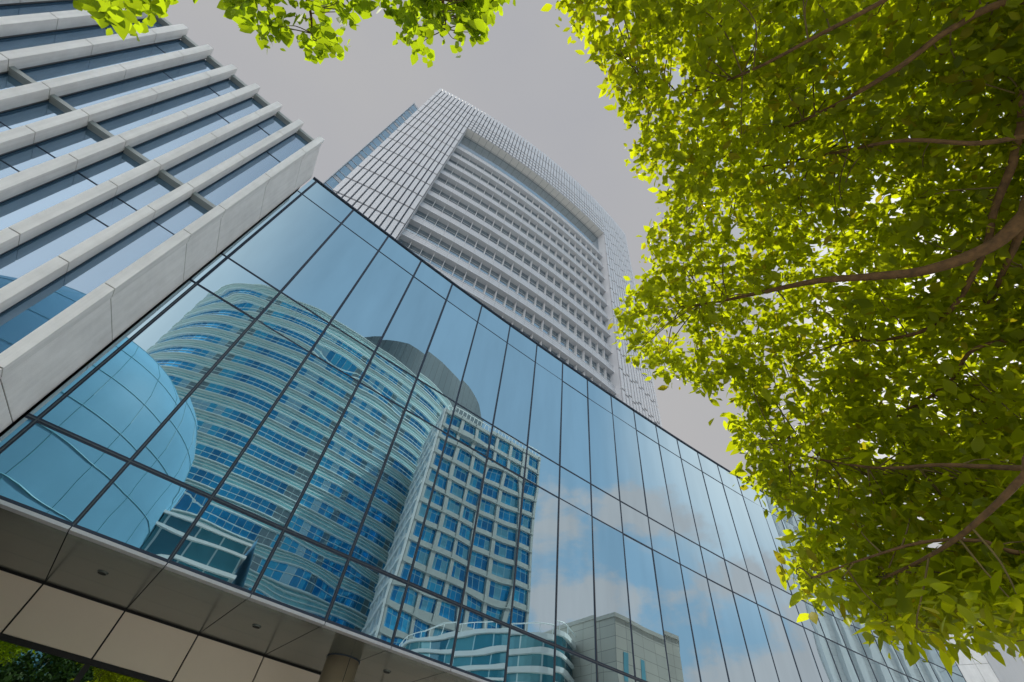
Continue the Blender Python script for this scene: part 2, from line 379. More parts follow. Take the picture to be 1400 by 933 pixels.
# ------------------------------------------------------------------ stone building (front left)
def stone_building():
    fr = frame((-6.82, 5.06), .61)
    sb = thing('stone_building', (*fr(-4, -4), 0), 'stone-clad building with close vertical granite fins and mirrored strips at left', 'building')
    top = Z(14.313)
    js = sorted([Z(h) for h in (13.04, 11.02, 9.04, 7.84, 5.82, 3.84, 2.64, .62, -1.36)])
    cuts = [0]+js+[top]
    K = 15; PITCHS = .705
    for k in range(K):
        s1 = .095-PITCHS*k; s0 = s1-.168
        mb = MB()
        for a, b in zip(cuts[:-1], cuts[1:]):
            e = .010
            mb.box(fr, s0, s1, -.27, 0, a+(e if a else 0), b-(e if b < top else 0))
        o = mb.build('stone_fin', M_stone, sb)
        mb = MB(); mb.box(fr, s0+.012, s1-.012, -.32, -.012, .02, top-.01); mb.build('joint_core', M_joint, o)
        if k == K-1: continue
        # glazed strip between this fin and the next one on the left
        g0 = s0-(PITCHS-.168); g1 = s0
        zs = sorted([Z(h) for h in ((13.09 if k % 2 else 12.33), 9.11, 7.89, 7.16 if k % 2 else 7.89, 3.91, 2.69)])
        zc = [0]+sorted(set(zs))+[top-.2]
        mb = MB()
        for a, b in zip(zc[:-1], zc[1:]):
            tu, tv = rng.normal(0, .003, 2); w = g1-g0; h = b-a
            pts = []
            for (ss, zz) in ((g0-.02, a), (g1+.02, a), (g1+.02, b), (g0-.02, b)):
                off = -.335 + tu*(ss-(g0+g1)/2) + tv*(zz-(a+b)/2)*.3
                pts.append((*fr(ss, off), zz))
            mb.quad(*pts)
        o = mb.build('glass_strip', M_lglass, sb)
        mb = MB()
        for z in set(zs): mb.box(fr, g0, g1, -.345, -.325, z-.009, z+.009)
        mb.build('glazing_bar', M_mullion, o)
        for z in (Z(9.05), Z(3.85)):
            mb = MB(); mb.box(fr, g0+.004, g1-.004, -.34, -.17, z, z+.10); mb.build('transom_box', M_box, sb)
        mb = MB(); mb.box(fr, g0+.004, g1-.004, -.40, -.19, top-.19, top-.07); mb.build('parapet_beam', M_box, sb)
    # return wall towards the glass building
    p1 = (.085, -.282); p2 = (.335, -1.40); 
    d = np.array(p2)-np.array(p1); nn = np.array([d[1], -d[0]])/np.hypot(*d)   # points left/back
    if nn[0] > 0: nn = -nn
    for a, b in zip(cuts[:-1], cuts[1:]):
        mb = MB(); e = .010
        q = [p1, p2, tuple(np.array(p2)+nn*.2), tuple(np.array(p1)+nn*.2)]
        mb.prism([fr(*x) for x in q], a+(e if a else 0), b-(e if b < top else 0)); mb.build('return_slab', M_stone2, sb)
    q = [tuple(np.array(p1)+nn*.012), tuple(np.array(p2)+nn*.012), tuple(np.array(p2)+nn*.3), tuple(np.array(p1)+nn*.3)]
    mb = MB(); mb.prism([fr(*x) for x in q], .02, top-.02); mb.build('return_backing', M_joint, sb)
    mb = MB(); mb.box(fr, -14, -.1, -9, -.42, 0, top-.06); mb.box(fr, -14, .2, -9, -1.6, 0.01, top-.05); mb.build('core', M_joint, sb)
stone_building()

# ------------------------------------------------------------------ tower behind the glass building
def tower():
    cen = np.array([-44.05389, 107.50028]); RR = 93.368091; half = .21751217
    n = np.array([.48181206, -.87627458]); t = np.array([.87627458, .48181206])
    def ap(s, off=0.):
        a = -half+s/RR; p = cen+(RR+off)*(n*math.cos(a)+t*math.sin(a)); return (p[0], p[1])
    def ab(mb, s0, s1, o0, o1, z0, z1, nseg=1):
        for i in range(nseg):
            a = s0+(s1-s0)*i/nseg; b = s0+(s1-s0)*(i+1)/nseg
            mb.prism([ap(a, o1), ap(b, o1), ap(b, o0), ap(a, o0)], z0, z1)
    tw = thing('office_tower', (*ap(20, -12), 0), 'tall white office tower with curved front, ribbed frame and recessed window bands', 'tower')
    FL = 3.165; TOP = Z(80.25); ZS = Z(69.4); J0, J1, SE = 6.85, 33.1, 40.55
    PP = J0/12
    base = Z(59.9)
    zk = [base-FL*k for k in range(-6, 22)]          # panel tops/bottoms
    ncol = int(round(SE/PP)); 
    for c in range(ncol):
        s0 = c*SE/ncol; s1 = s0+SE/ncol
        mid = (s0+s1)/2
        side = mid < J0 or mid > J1
        mb = MB()
        gap = .15 if mid < J0 else (.15 if mid > J1 else .13)
        if side: lev = [z for z in zk if z > .5 and z < TOP-2] + [TOP]
        else: lev = [ZS, Z(70.35), Z(71.54), Z(72.75), Z(73.84), Z(76.9), TOP]
        lev = sorted(lev)
        off = (0.28*FL*((c*5) % 9)/9) if mid > J1 else 0
        for a, b in zip(lev[:-1], lev[1:]):
            if b < Z(8): continue
            hgap = .26 if side else (.34 if a < Z(73) else .26)
            if b == TOP: b2 = TOP-.0
            else: b2 = b-hgap
            aa = a if not (mid > J1) else a-off; 
            if mid > J1 and b != TOP: b2 -= off; hg = .16
            ab(mb, s0+gap/2, s1-gap/2, -.05, .26, aa, b2)
        ab(mb, s0+gap/2+.1, s1-gap/2-.1, -.05, .10, lev[0]+.01, TOP-.05)
        mb.build('rib_panel', M_panel, tw)
    mb = MB()
    ab(mb, 0, J0-.02, -1.9, -.04, 0, TOP-.06, 4); ab(mb, J1+.02, SE, -1.9, -.04, 0, TOP-.06, 4); ab(mb, J0-.02, J1+.02, -1.9, -.04, ZS+.05, TOP-.06, 12)
    mb.build('frame_backing', M_slot, tw)
    mb = MB(); ab(mb, J0+.01, J1-.01, -1.88, .12, ZS-.06, ZS+.03, 23); 
    so = mb.build('soffit', M_tsoff, tw)
    mb = MB()
    for i in range(24): ab(mb, J0+.01+(J1-J0)*i/24-.02, J0+.01+(J1-J0)*i/24+.02, -1.8, .1, ZS-.064, ZS-.058)
    ab(mb, J0, J1, -.9, -.86, ZS-.064, ZS-.058, 23); mb.build('soffit_joint', M_slot, so)
    for s0, s1 in ((J0-.0, J0+.03), (J1-.03, J1)):
        mb = MB(); ab(mb, s0, s1, -1.85, .15, Z(8), ZS-.07); mb.build('jamb', M_panel, tw)
    # recessed front: glass drum, projecting spandrel ledges, fins
    zb = [Z(59.16)-FL*k for k in range(-1, 18)]
    mb = MB(); ab(mb, J0, J1, -1.3, -1.0, Z(4), ZS-.03, 23); mb.build('window_wall', M_tglass, tw)
    for z in zb:
        mb = MB(); ab(mb, J0+.03, J1-.03, -1.28, -.42, z, z+.13, 23); ab(mb, J0+.03, J1-.03, -1.28, -.50, z+.13, z+.98, 23)
        ab(mb, J0+.03, J1-.03, -1.28, -.46, z+.98, z+1.06, 23)
        o = mb.build('spandrel_ledge', M_panel, tw)
        mb = MB()
        for i in range(1, 23): ab(mb, J0+i*2*PP-.012, J0+i*2*PP+.012, -.50, -.492, z+.135, z+.975)
        ab(mb, J0+.03, J1-.03, -.50, -.493, z+.40, z+.42, 23); ab(mb, J0+.03, J1-.03, -.50, -.493, z+.68, z+.70, 23)
        mb.build('spandrel_joint', simple('joint_grey', (.36, .37, .39), .6) if 'joint_grey' not in bpy.data.materials else bpy.data.materials['joint_grey'], o)
    for i in range(1, 23):
        mb = MB(); s = J0+i*2*PP
        ab(mb, s-.02, s+.02, -1.1, -.66, zb[-1]-2, zb[0]+.5)
        mb.build('window_fin', M_fin, tw)
    mb = MB()
    for z in zb:
        ab(mb, J0+.03, J1-.03, -1.2, -.97, z-FL+1.45, z-FL+1.49, 23); ab(mb, J0+.03, J1-.03, -1.2, -.97, z-.75, z-.71, 23)
    mb.build('window_transom', M_fin, tw)
    # body and the glazed wing behind the left edge
    mb = MB(); a, b = ap(0.1, -1.9), ap(SE-.1, -1.9)
    bk = -n*22
    mb.prism([a, ap(10, -1.9), ap(20, -1.9), ap(30, -1.9), b, (b[0]+bk[0], b[1]+bk[1]), (a[0]+bk[0], a[1]+bk[1])], 0, TOP-.3)
    mb.build('core', M_slot, tw)
    hd = math.atan2(t[1], t[0]) + half*.99
    fw = frame(ap(0, -.9), hd)
    wz = Z(70.5)
    mb = MB(); mb.box(fw, -1.35, .0, -14, -.25, 0, wz); wing = mb.build('side_wing', M_panel, tw)
    mb = MB()
    for k in range(22):
        z = wz-.7-3.165*k
        if z < Z(8): break
        mb.box(fw, -1.30, -.42, -.25, -.2, z-2.5, z-.1)
    mb.build('wing_window', M_tglass, wing)
    mb = MB(); mb.box(fw, -1.42, -1.35, -.6, .0, 0, wz+.05)
    for k in range(44):
        z = wz-.7-3.165*k/2
        if z < Z(8): break
        mb.box(fw, -1.35, -.36, -.24, -.17, z-.05, z+.03)
    mb.build('wing_frame', M_panel, wing)
tower()

# ------------------------------------------------------------------ stone building at the far right end
def right_building():
    ex, ey = fpos(26)
    p0 = (ex, ey); p1 = (25.5, 23.45)
    th = .40; fr = frame(p1, th)
    top = Z(14.313)
    rb = thing('stone_building', (*fr(6, -6), 0), 'pale stone building past the right end of the glass front, beneath the leaves', 'building')
    cuts = [0]+sorted([Z(h) for h in (9.7, 12.5, 6.9, 4.1, 1.3)])+[top]
    for a, b in zip(cuts[:-1], cuts[1:]):
        mb = MB()
        d = np.array(p1)-np.array(p0); L = np.hypot(*d); d = d/L; nn = np.array([-d[1], d[0]])
        if nn[0] < 0: nn = -nn
        for f0, f1 in ((.0, .58), (.59, 1.0)):
            q0 = np.array(p0)+d*L*f0; q1 = np.array(p0)+d*L*f1
            mb.prism([tuple(q0), tuple(q1), tuple(q1+nn*.3), tuple(q0+nn*.3)], a+.008, b-.008)
        mb.build('return_slab', M_stone2, rb)
    mb = MB(); mb.prism([(p0[0]+.05, p0[1]), (p1[0]+.05, p1[1]+.04), fr(.3, -.4), (p0[0]+.4, p0[1]+.4)], .01, top-.02); mb.build('return_backing', M_joint, rb)
    mb = MB(); mb.box(fr, .1, 4.1, -.3, 0, .005, top); mb.build('front_wall', M_panel, rb)
    for k in range(8):
        s = 4.35+.72*k
        mb = MB(); mb.box(fr, s, s+.2, -.3, 0, 0, top); mb.build('stone_fin', M_stone, rb)
        mb = MB(); mb.box(fr, s-.26, s, -.4, -.33, 0, top-.2); mb.build('glass_strip', M_lglass, rb)
    mb = MB(); mb.box(fr, .4, 10.4, -9, -.41, 0.006, top-.05); mb.build('core', M_joint, rb)
right_building()

# ------------------------------------------------------------------ buildings across the street (seen in the mirror glass)
def wall_strip(name, poly, z0, z1, m, parent, closed=True):
    """vertical wall along a plan polyline, uv in metres"""
    me = bpy.data.meshes.new(name); n = len(poly); k = n if closed else n-1
    v = [(p[0], p[1], z0) for p in poly]+[(p[0], p[1], z1) for p in poly]
    f = [(i, (i+1) % n, n+(i+1) % n, n+i) for i in range(k)]
    me.from_pydata(v, [], f); uvl = me.uv_layers.new(name='UVMap'); acc = 0; us = []
    for i in range(k):
        a = np.array(poly[i]); b = np.array(poly[(i+1) % n]); L = np.hypot(*(b-a)); us.append((acc, acc+L)); acc += L
    for i in range(k):
        u0, u1 = us[i]
        for li, (uu, vv) in zip(range(4*i, 4*i+4), ((u0, z0), (u1, z0), (u1, z1), (u0, z1))): uvl.data[li].uv = (uu, vv)
    me.materials.append(m); o = bpy.data.objects.new(name, me); C.objects.link(o)
    if parent is not None: attach(o, parent)
    return o
def offset_poly(poly, d):
    """grow a counter-clockwise plan polygon by d"""
    out = []; n = len(poly)
    for i in range(n):
        a = np.array(poly[i-1]); b = np.array(poly[i]); c = np.array(poly[(i+1) % n])
        e1 = b-a; e2 = c-b; n1 = np.array([e1[1], -e1[0]])/np.hypot(*e1); n2 = np.array([e2[1], -e2[0]])/np.hypot(*e2)
        w = n1+n2; w = w/max(.3, np.hypot(*w)); out.append(tuple(b+w*d/max(.5, float(w@n1))))
    return out
def smooth_closed(pts, per=6):
    n = len(pts); out = []
    for i in range(n):
        p0, p1, p2, p3 = [np.array(pts[(i+j-1) % n], float) for j in range(4)]
        for q in range(per):
            t = q/per
            out.append(tuple(.5*((2*p1)+(-p0+p2)*t+(2*p0-5*p1+4*p2-p3)*t*t+(-p0+3*p1-3*p2+p3)*t**3)))
    return out
M_awin = pane_mat('banded_tower_windows', [(.02, .30, .60), (.03, .38, .70), (.02, .22, .46), (.06, .46, .74), (.20, .30, .34), (.03, .34, .64), (.30, .56, .70), (.03, .28, .56)], 1.5, 60, (.62, .80, .80), .09, metal=.6)
M_aspan = pane_mat('banded_tower_spandrel', [(.28, .62, .68), (.34, .68, .72), (.24, .56, .64)], 1.5, 60, (.5, .64, .62), .07, metal=.2)
M_aslab = simple('banded_tower_slab', (.72, .84, .84), .5)
M_crown = pane_mat('roof_screen', [(.085, .125, .15), (.10, .14, .165)], 2.2, 200, (.045, .065, .08), .14, metal=.0, rough=.65, spec=.2)
M_cstone = simple('grid_tower_stone', (.37, .41, .40), .6, var=.06, vscale=.5)
M_cwin = pane_mat('grid_tower_windows', [(.015, .26, .58), (.02, .34, .70), (.05, .44, .74), (.015, .20, .46), (.16, .46, .62), (.02, .30, .62)], 1.1, 1.95, (.40, .66, .74), .08, metal=.6, voff=.4)
M_dome = simple('blue_dome_glass', (.15, .35, .50), .55, .0, .12, var=.10, vscale=.12)
M_seam = simple('dome_seam', (.10, .32, .40), .5)
M_fband = simple('pale_band', (.82, .86, .85), .5)
M_fwin = pane_mat('low_block_windows', [(.03, .17, .24), (.05, .24, .30), (.12, .34, .38)], 2.2, 60, (.55, .68, .68), .14, metal=.3)
M_gstone = pane_mat('limestone_tiles', [(.46, .44, .39), (.48, .455, .40), (.44, .42, .375)], 1.7, .95, (.27, .26, .24), .05, rough=.7, spec=.3)
M_pale = pane_mat('pale_ribbed_cladding', [(.78, .80, .81), (.82, .84, .85)], 2.4, .55, (.66, .70, .73), .05, rough=.5, spec=.4)

def banded_tower():
    ctrl = [(36.5, -92), (34.0, -84), (34.6, -76.5), (37.8, -70.6), (43.9, -62.5), (51, -57.0), (58.5, -52.3), (66, -48.4), (74, -45.2), (84, -44),
            (92, -50), (94, -62), (84, -80), (66, -92), (48, -98)]
    # counter-clockwise as seen from above
    poly = smooth_closed(ctrl, 5)
    area = sum(a[0]*b[1]-b[0]*a[1] for a, b in zip(poly, poly[1:]+poly[:1]))
    if area < 0: poly = poly[::-1]
    bt = thing('banded_tower', (62, -70, 0), 'tall curved tower with stacked white bands, mirrored in the middle of the glass front', 'tower')
    FL = 4.5; top = Z(95); n = 21
    gl = MB()
    for k in range(n):
        z1 = top-FL*k; z0 = z1-FL
        wall_strip('spandrel_glazing', poly, z1-2.0, z1, M_aspan, bt)
        wall_strip('window_band', poly, z0, z1-2.0, M_awin, bt)
        mb = MB(); 
        mb.prism(offset_poly(poly, .7), z1-.16, z1-.02); mb.prism(offset_poly(poly, .55), z1-.62, z1-.54)
        mb.prism(offset_poly(poly, .4), z1-1.22, z1-1.13); mb.prism(offset_poly(poly, .55), z1-2.05, z1-1.9); mb.prism(offset_poly(poly, .15), z1-3.25, z1-3.18)
        mb.build('floor_band', M_aslab, bt)
    # crescent-shaped dark screen on the roof
    cr = [(56.5, -61.5), (58.5, -58.5), (63.2, -53.3), (69, -49.6), (76.3, -46.7), (86.8, -42.4), (94.5, -40.6), (99, -41.5), (97, -47), (88, -52), (76, -58), (66, -63)]
    pc = cr
    area = sum(a[0]*b[1]-b[0]*a[1] for a, b in zip(pc, pc[1:]+pc[:1]))
    if area < 0: pc = pc[::-1]
    pc = smooth_closed(pc, 4)
    o = wall_strip('roof_screen', pc, Z(84), Z(107), M_crown, bt)
    for v in o.data.vertices:
        if v.co.z > Z(100): v.co.z = Z(float(np.interp(v.co.x, [54, 56.5, 60, 66, 76, 86, 93, 98, 102], [97, 100, 104, 107.5, 109, 108, 105, 101.5, 97])))
    me = o.data
    cap = MB(); n = len(pc); cap.v = [tuple(me.vertices[n+q].co) for q in range(n)]; cap.f = [tuple(range(n))]
    cap.build('screen_top', simple('dark_rim', (.13, .16, .18), .5), o)
banded_tower()

def grid_tower():
    a = np.array([60.4, -30.2]); b = np.array([81.6, -16.6]); d = b-a; L = np.hypot(*d); th = math.atan2(-d[1], -d[0])
    # outward normal must look to the glass front (-x, +y): run the frame from b to a
    fr = frame(tuple(b), th)
    ct = thing('grid_tower', (76, -32, 0), 'stone tower with a grid of blue windows, mirrored right of the banded tower', 'tower')
    top = Z(72); FLH = 3.9; nb = 6; bw = L/nb; D = 20
    for k in range(nb+1):
        s = k*bw
        mb = MB(); w = .40 if 0 < k < nb else .55
        mb.box(fr, max(0, s-w), min(L, s+w), -.6, .0, 0, top); mb.build('pier', M_cstone, ct)
    for k in range(18):
        z = top-FLH*k
        mb = MB(); mb.box(fr, .02, L-.02, -.6, -.1, z-1.0, z-.02)
        mb.box(fr, .02, L-.02, -.6, .12, z-1.08, z-.94)
        mb.build('spandrel', M_cstone, ct)
    # side face looking towards the banded tower, white piers
    fs = frame(fr(L, 0), th-math.pi/2+math.pi)
    a2 = np.array(fr(L, 0)); dirn = np.array([.752, -.659])
    th2 = math.atan2(dirn[1], dirn[0]); f2 = lambda s, o: tuple(a2+s*np.array([math.cos(th2), math.sin(th2)])+o*np.array([-.659, -.752]))
    wall_strip('window_wall', [fr(0, -.5), fr(L-.05, -.5), f2(.4, -.05), f2(17.6, -.05)], 0, top-1, M_cwin, ct, closed=False)
    for s in (0, 4.2, 8.4, 12.6, 16.8):
        mb = MB(); mb.prism([f2(s, .1), f2(s, .5), f2(s+.9, .5), f2(s+.9, .1)], 0, top+.2); mb.build('pier', M_fband, ct)
    for k in range(18):
        z = top-FLH*k
        mb = MB(); mb.prism([f2(.05, .08), f2(.05, .75), f2(17.7, .75), f2(17.7, .08)], z-1.0, z-.2); mb.build('balcony_band', M_fband, ct)
    mb = MB(); mb.prism([fr(.3, -.9), fr(.3, -D), f2(17.5, -.1), f2(.6, -.1)], 0, top+.4); mb.build('core', M_cstone, ct)
    mb = MB()
    for s in np.arange(.5, L, 1.1): mb.box(fr, s, s+.12, -.3, -.2, top, top+1.2)
    mb.box(fr, .1, L-.1, -.32, -.18, top+1.2, top+1.32); mb.build('roof_railing', M_fband, ct)
grid_tower()

def dome():
    cx, cy = 8.6, -34.5
    dm = thing('glass_dome', (cx, cy, 0), 'smooth blue bulging glass dome mirrored at the lower left of the glass front', 'building')
    prof = [(0, 11.0), (6, 11.8), (12, 12.4), (18, 12.7), (22, 12.6), (25, 11.9), (27.6, 10.6), (29.6, 8.6), (31, 6.0), (31.8, 3.2), (32.1, .02)]
    me = MB(); n = 72
    for z, r in prof:
        for q in range(n): th = 2*math.pi*q/n; me.v.append((cx+r*math.cos(th), cy+r*math.sin(th), z))
    for j in range(len(prof)-1):
        for q in range(n): q2 = (q+1) % n; me.f.append((j*n+q, j*n+q2, (j+1)*n+q2, (j+1)*n+q))
    sh = me.build('glass_shell', M_dome, dm, True)
    mb = MB()
    for z, r in [(3, 11.42), (6, 11.82), (9, 12.12), (12, 12.42), (15, 12.57), (18, 12.72), (21, 12.64), (24, 12.15), (27, 10.92), (29.6, 8.62), (31, 6.02)]:
        mb.tube([(cx+r*math.cos(a), cy+r*math.sin(a), z) for a in np.linspace(0, 2*math.pi, 73)], .028, 5, False)
    for a in np.linspace(0, 2*math.pi, 25)[:-1]: mb.tube([(cx+(r+.01)*math.cos(a), cy+(r+.01)*math.sin(a), z) for z, r in prof], .026, 5, False)
    mb.build('seams', M_seam, sh)
dome()

def low_block():
    lb = thing('low_block', (46, -8, 0), 'low teal glazed block with pale curved bands, mirrored along the bottom of the glass front', 'building')
    ctrl = [(47, -17.5), (41.2, -15), (38.7, -11.8), (37.4, -9.0), (36.7, -6.2), (36.1, -3.5), (35.8, -1), (36.2, 1.5), (39, 2.2), (52, 1), (56, -8)]
    poly = smooth_closed(ctrl, 4)
    area = sum(a[0]*b[1]-b[0]*a[1] for a, b in zip(poly, poly[1:]+poly[:1]))
    if area < 0: poly = poly[::-1]
    z = Z(16)
    for k in range(5):
        h = (1.5, 1.3, 3.4, 3.4, 6)[k]
        wall_strip('window_band', poly, max(0, z-h), z, M_fwin, lb)
        mb = MB(); mb.prism(offset_poly(poly, .3), z-.15, z+.25)
        if k > 1: mb.prism(offset_poly(poly, .15), z-1.0, z-.8)
        mb.build('floor_band', M_fband, lb); z -= h
    mb = MB(); mb.prism(offset_poly(poly, -.2), .1, Z(16.1)); mb.build('core', M_fband, lb)
    mb = MB()
    rp = offset_poly(poly, .2)
    mb.tube([(*p, Z(17)) for p in rp], .05, 5, False)
    for p in rp[::2]: mb.tube([(*p, Z(16)), (*p, Z(17))], .035, 5)
    mb.build('roof_railing', M_fband, lb)
low_block()

def limestone_block():
    g = thing('limestone_block', (48, 4, 0), 'beige limestone block with slit windows, mirrored below the clouds in the glass front', 'building')
    corner = np.array([37.9, 6.3]); l = np.array([41.9, -.8]); r = np.array([44.0, 10.3])
    back = l+(r-corner)*2.2
    p = [tuple(corner), tuple(l), (60, -3), (62, 7.4), tuple(r)]
    area = sum(a[0]*b[1]-b[0]*a[1] for a, b in zip(p, p[1:]+p[:1]))
    if area < 0: p = p[::-1]
    wall_strip('tile_wall', p, 0, Z(18), M_gstone, g)
    mb = MB(); mb.prism(offset_poly(p, .12), Z(18), Z(18.35)); mb.build('coping', simple('limestone_coping', (.44, .42, .38), .7), g)
    d = (r-corner)/np.hypot(*(r-corner)); nn = np.array([-d[1], d[0]])
    if nn[0] > 0: nn = -nn
    for s in (.8, 2.3):
        for z in (15.4, 13.0, 10.6, 8.2, 5.8):
            q = corner+d*s; mb = MB()
            mb.prism([tuple(q+nn*.03), tuple(q-nn*.1), tuple(q+d*.55-nn*.1), tuple(q+d*.55+nn*.03)], Z(z-2.3), Z(z)); mb.build('slit_window', M_seam, g)
limestone_block()

def ribbed_tower():
    h = thing('ribbed_tower', (60, 27, 0), 'pale ribbed slab tower mirrored at the far right of the glass front', 'tower')
    poly = [(53.5, 19.3), (66, 19.4), (84, 32), (71.5, 31.8)]
    wall_strip('cladding', poly, 0, Z(44), M_pale, h)
    mb = MB(); mb.prism(poly, Z(43.9), Z(44.3)); mb.build('roof', M_pale, h)
    fr = frame((71.5, 31.8), math.atan2(-12.5, -18)); L = math.hypot(18, 12.5)
    for q in np.arange(.2, L, 2.3):
        mb = MB(); mb.box(fr, q, q+.9, -.05, .4, 0, Z(45)); mb.build('rib', M_pale, h)
ribbed_tower()

def annex():
    a = thing('glazed_annex', (24, -26, 0), 'small glazed annex with a curved glass gable, mirrored at the foot of the banded tower', 'building')
    fr = frame((22.9, -21.0), math.radians(216.87))
    wall_strip('window_wall', [fr(0, 0), fr(7, 0), fr(7, -6), fr(0, -6)], 0, Z(18.6), M_fwin, a)
    for z in (18.6, 17.3, 15.8, 14.2, 11.5, 8.5): 
        mb = MB(); mb.box(fr, -.3, 7.3, -6.3, .3, Z(z)-.25, Z(z)); mb.build('floor_band', M_fband, a)
    mb = MB()
    n = 14; pts = [(-.4-1.5*math.sin(math.pi*i/n), Z(19.2)*i/n) for i in range(n+1)]
    for i in range(n):
        (s0, z0), (s1, z1) = pts[i], pts[i+1]
        A, B, C_, D_ = fr(s0, .4), fr(s0, -6), fr(s1, -6), fr(s1, .4)
        mb.quad((*A, z0), (*B, z0), (*C_, z1), (*D_, z1))
    mb.build('curved_gable', M_dome, a)
    mb = MB(); mb.box(fr, 3.6, 4.5, -.5, 1.6, 0, Z(14.2)); mb.build('stair_pier', M_fband, a)
annex()

# ------------------------------------------------------------------ trees
def leaves_mesh(name, pos, axis, nrm, ln, wd, m, parent, curl=.12, fold=.22):
    """ovate leaves with a folded midrib; pos is the leaf base"""
    n = len(pos)
    axis = axis/np.linalg.norm(axis, axis=1, keepdims=True)
    side = np.cross(axis, nrm); side /= np.linalg.norm(side, axis=1, keepdims=True)+1e-9
    up = np.cross(side, axis)
    st = [(.0, .0), (.2, .66), (.46, 1.), (.76, .58), (1.06, .0)]
    V = np.zeros((n, 11, 3)); idx = 0; L = ln[:, None]; Wd = wd[:, None]*.5
    cv = rng.uniform(-.5, 1.6, n)[:, None]*curl
    def put(i, t, w, sg):
        V[:, i] = pos + axis*L*t + side*Wd*w*sg + up*(abs(sg)*fold*Wd*w - cv*L*t*t)
    put(0, 0, 0, 0)
    for q, (t, w) in enumerate(st[1:4]):
        put(1+3*q, t, w, -1); put(2+3*q, t, w, 0); put(3+3*q, t, w, 1)
    put(10, 1., 0, 0)
    faces = [(0, 2, 1), (0, 3, 2), (1, 2, 5, 4), (2, 3, 6, 5), (4, 5, 8, 7), (5, 6, 9, 8), (7, 8, 10), (8, 9, 10)]
    me = bpy.data.meshes.new(name)
    nf = len(faces); loops = np.array([i for f in faces for i in f]); cnt = np.array([len(f) for f in faces])
    me.vertices.add(n*11); me.vertices.foreach_set('co', V.reshape(-1).astype(np.float32))
    al = (loops[None]+11*np.arange(n)[:, None]).reshape(-1); me.loops.add(len(al)); me.loops.foreach_set('vertex_index', al.astype(np.int32))
    tot = np.tile(cnt, n); me.polygons.add(len(tot)); start = np.concatenate([[0], np.cumsum(tot)[:-1]])
    me.polygons.foreach_set('loop_start', start.astype(np.int32)); me.polygons.foreach_set('loop_total', tot.astype(np.int32))
    me.polygons.foreach_set('use_smooth', np.ones(len(tot), bool))
    me.update(calc_edges=True); me.validate(); me.materials.append(m)
    o = bpy.data.objects.new(name, me); C.objects.link(o)
    if parent is not None: attach(o, parent)
    return o
def unit(v): return v/(np.linalg.norm(v, axis=-1, keepdims=True)+1e-9)
def twig_leaves(cent, per, ln, spread, droop=.35):
    """leaves along short twigs; cent (n,3) twig centres, returns leaf arrays and the twig axes"""
    n = len(cent); tw = unit(rng.normal(0, 1, (n, 3))*np.array([1, 1, .55])+np.array([0, 0, -.15]))
    pos = []; ax = []; nr = []; sz = []
    for j in range(per):
        f = rng.uniform(-1, 1, n)[:, None]
        p = cent+tw*spread*f+rng.normal(0, spread*.22, (n, 3))
        rnd = unit(rng.normal(0, 1, (n, 3)))
        a = unit(tw*.6+rnd*.9+np.array([0, 0, -droop]))
        nn = unit(np.array([0, 0, 1.])+rng.normal(0, .42, (n, 3)))
        nn = unit(nn-a*np.sum(nn*a, 1, keepdims=True))
        pos.append(p); ax.append(a); nr.append(nn); sz.append(ln*np.exp(rng.normal(0, .30, n)))
    return np.concatenate(pos), np.concatenate(ax), np.concatenate(nr), np.concatenate(sz), tw
def inside(poly, pts):
    x, y = pts[:, 0], pts[:, 1]; r = np.zeros(len(pts), bool); n = len(poly)
    for i in range(n):
        x1, y1 = poly[i]; x2, y2 = poly[(i+1) % n]
        if y1 == y2: continue
        c = ((y1 > y) != (y2 > y)) & (x < (x2-x1)*(y-y1)/(y2-y1)+x1); r ^= c
    return r
def cam_pt(x, y, d):
    v = ray(x, y)*d; return np.array([v[0], v[1], v[2]+EYE])
def cam_pts(xy, d):
    v = ((xy[:, 0]-700)/F)[:, None]*RIGHT-((xy[:, 1]-466.5)/F)[:, None]*UP+FWD
    v = unit(v)*d[:, None]; v[:, 2] += EYE; return v
def sample_poly(poly, n):
    p = np.array(poly, float); lo, hi = p.min(0), p.max(0); out = np.zeros((0, 2))
    while len(out) < n:
        q = rng.uniform(lo, hi, (n*2, 2)); out = np.concatenate([out, q[inside(poly, q)]])
    return out[:n]
def curve(pts, n=8):
    """smooth open polyline through control points"""
    P = [np.array(p, float) for p in pts]; P = [2*P[0]-P[1]]+P+[2*P[-1]-P[-2]]; out = []
    for i in range(1, len(P)-2):
        for q in range(n):
            t = q/n; a, b, c, d = P[i-1:i+3]
            out.append(.5*((2*b)+(-a+c)*t+(2*a-5*b+4*c-d)*t*t+(-a+3*b-3*c+d)*t**3))
    out.append(P[-2]); return out

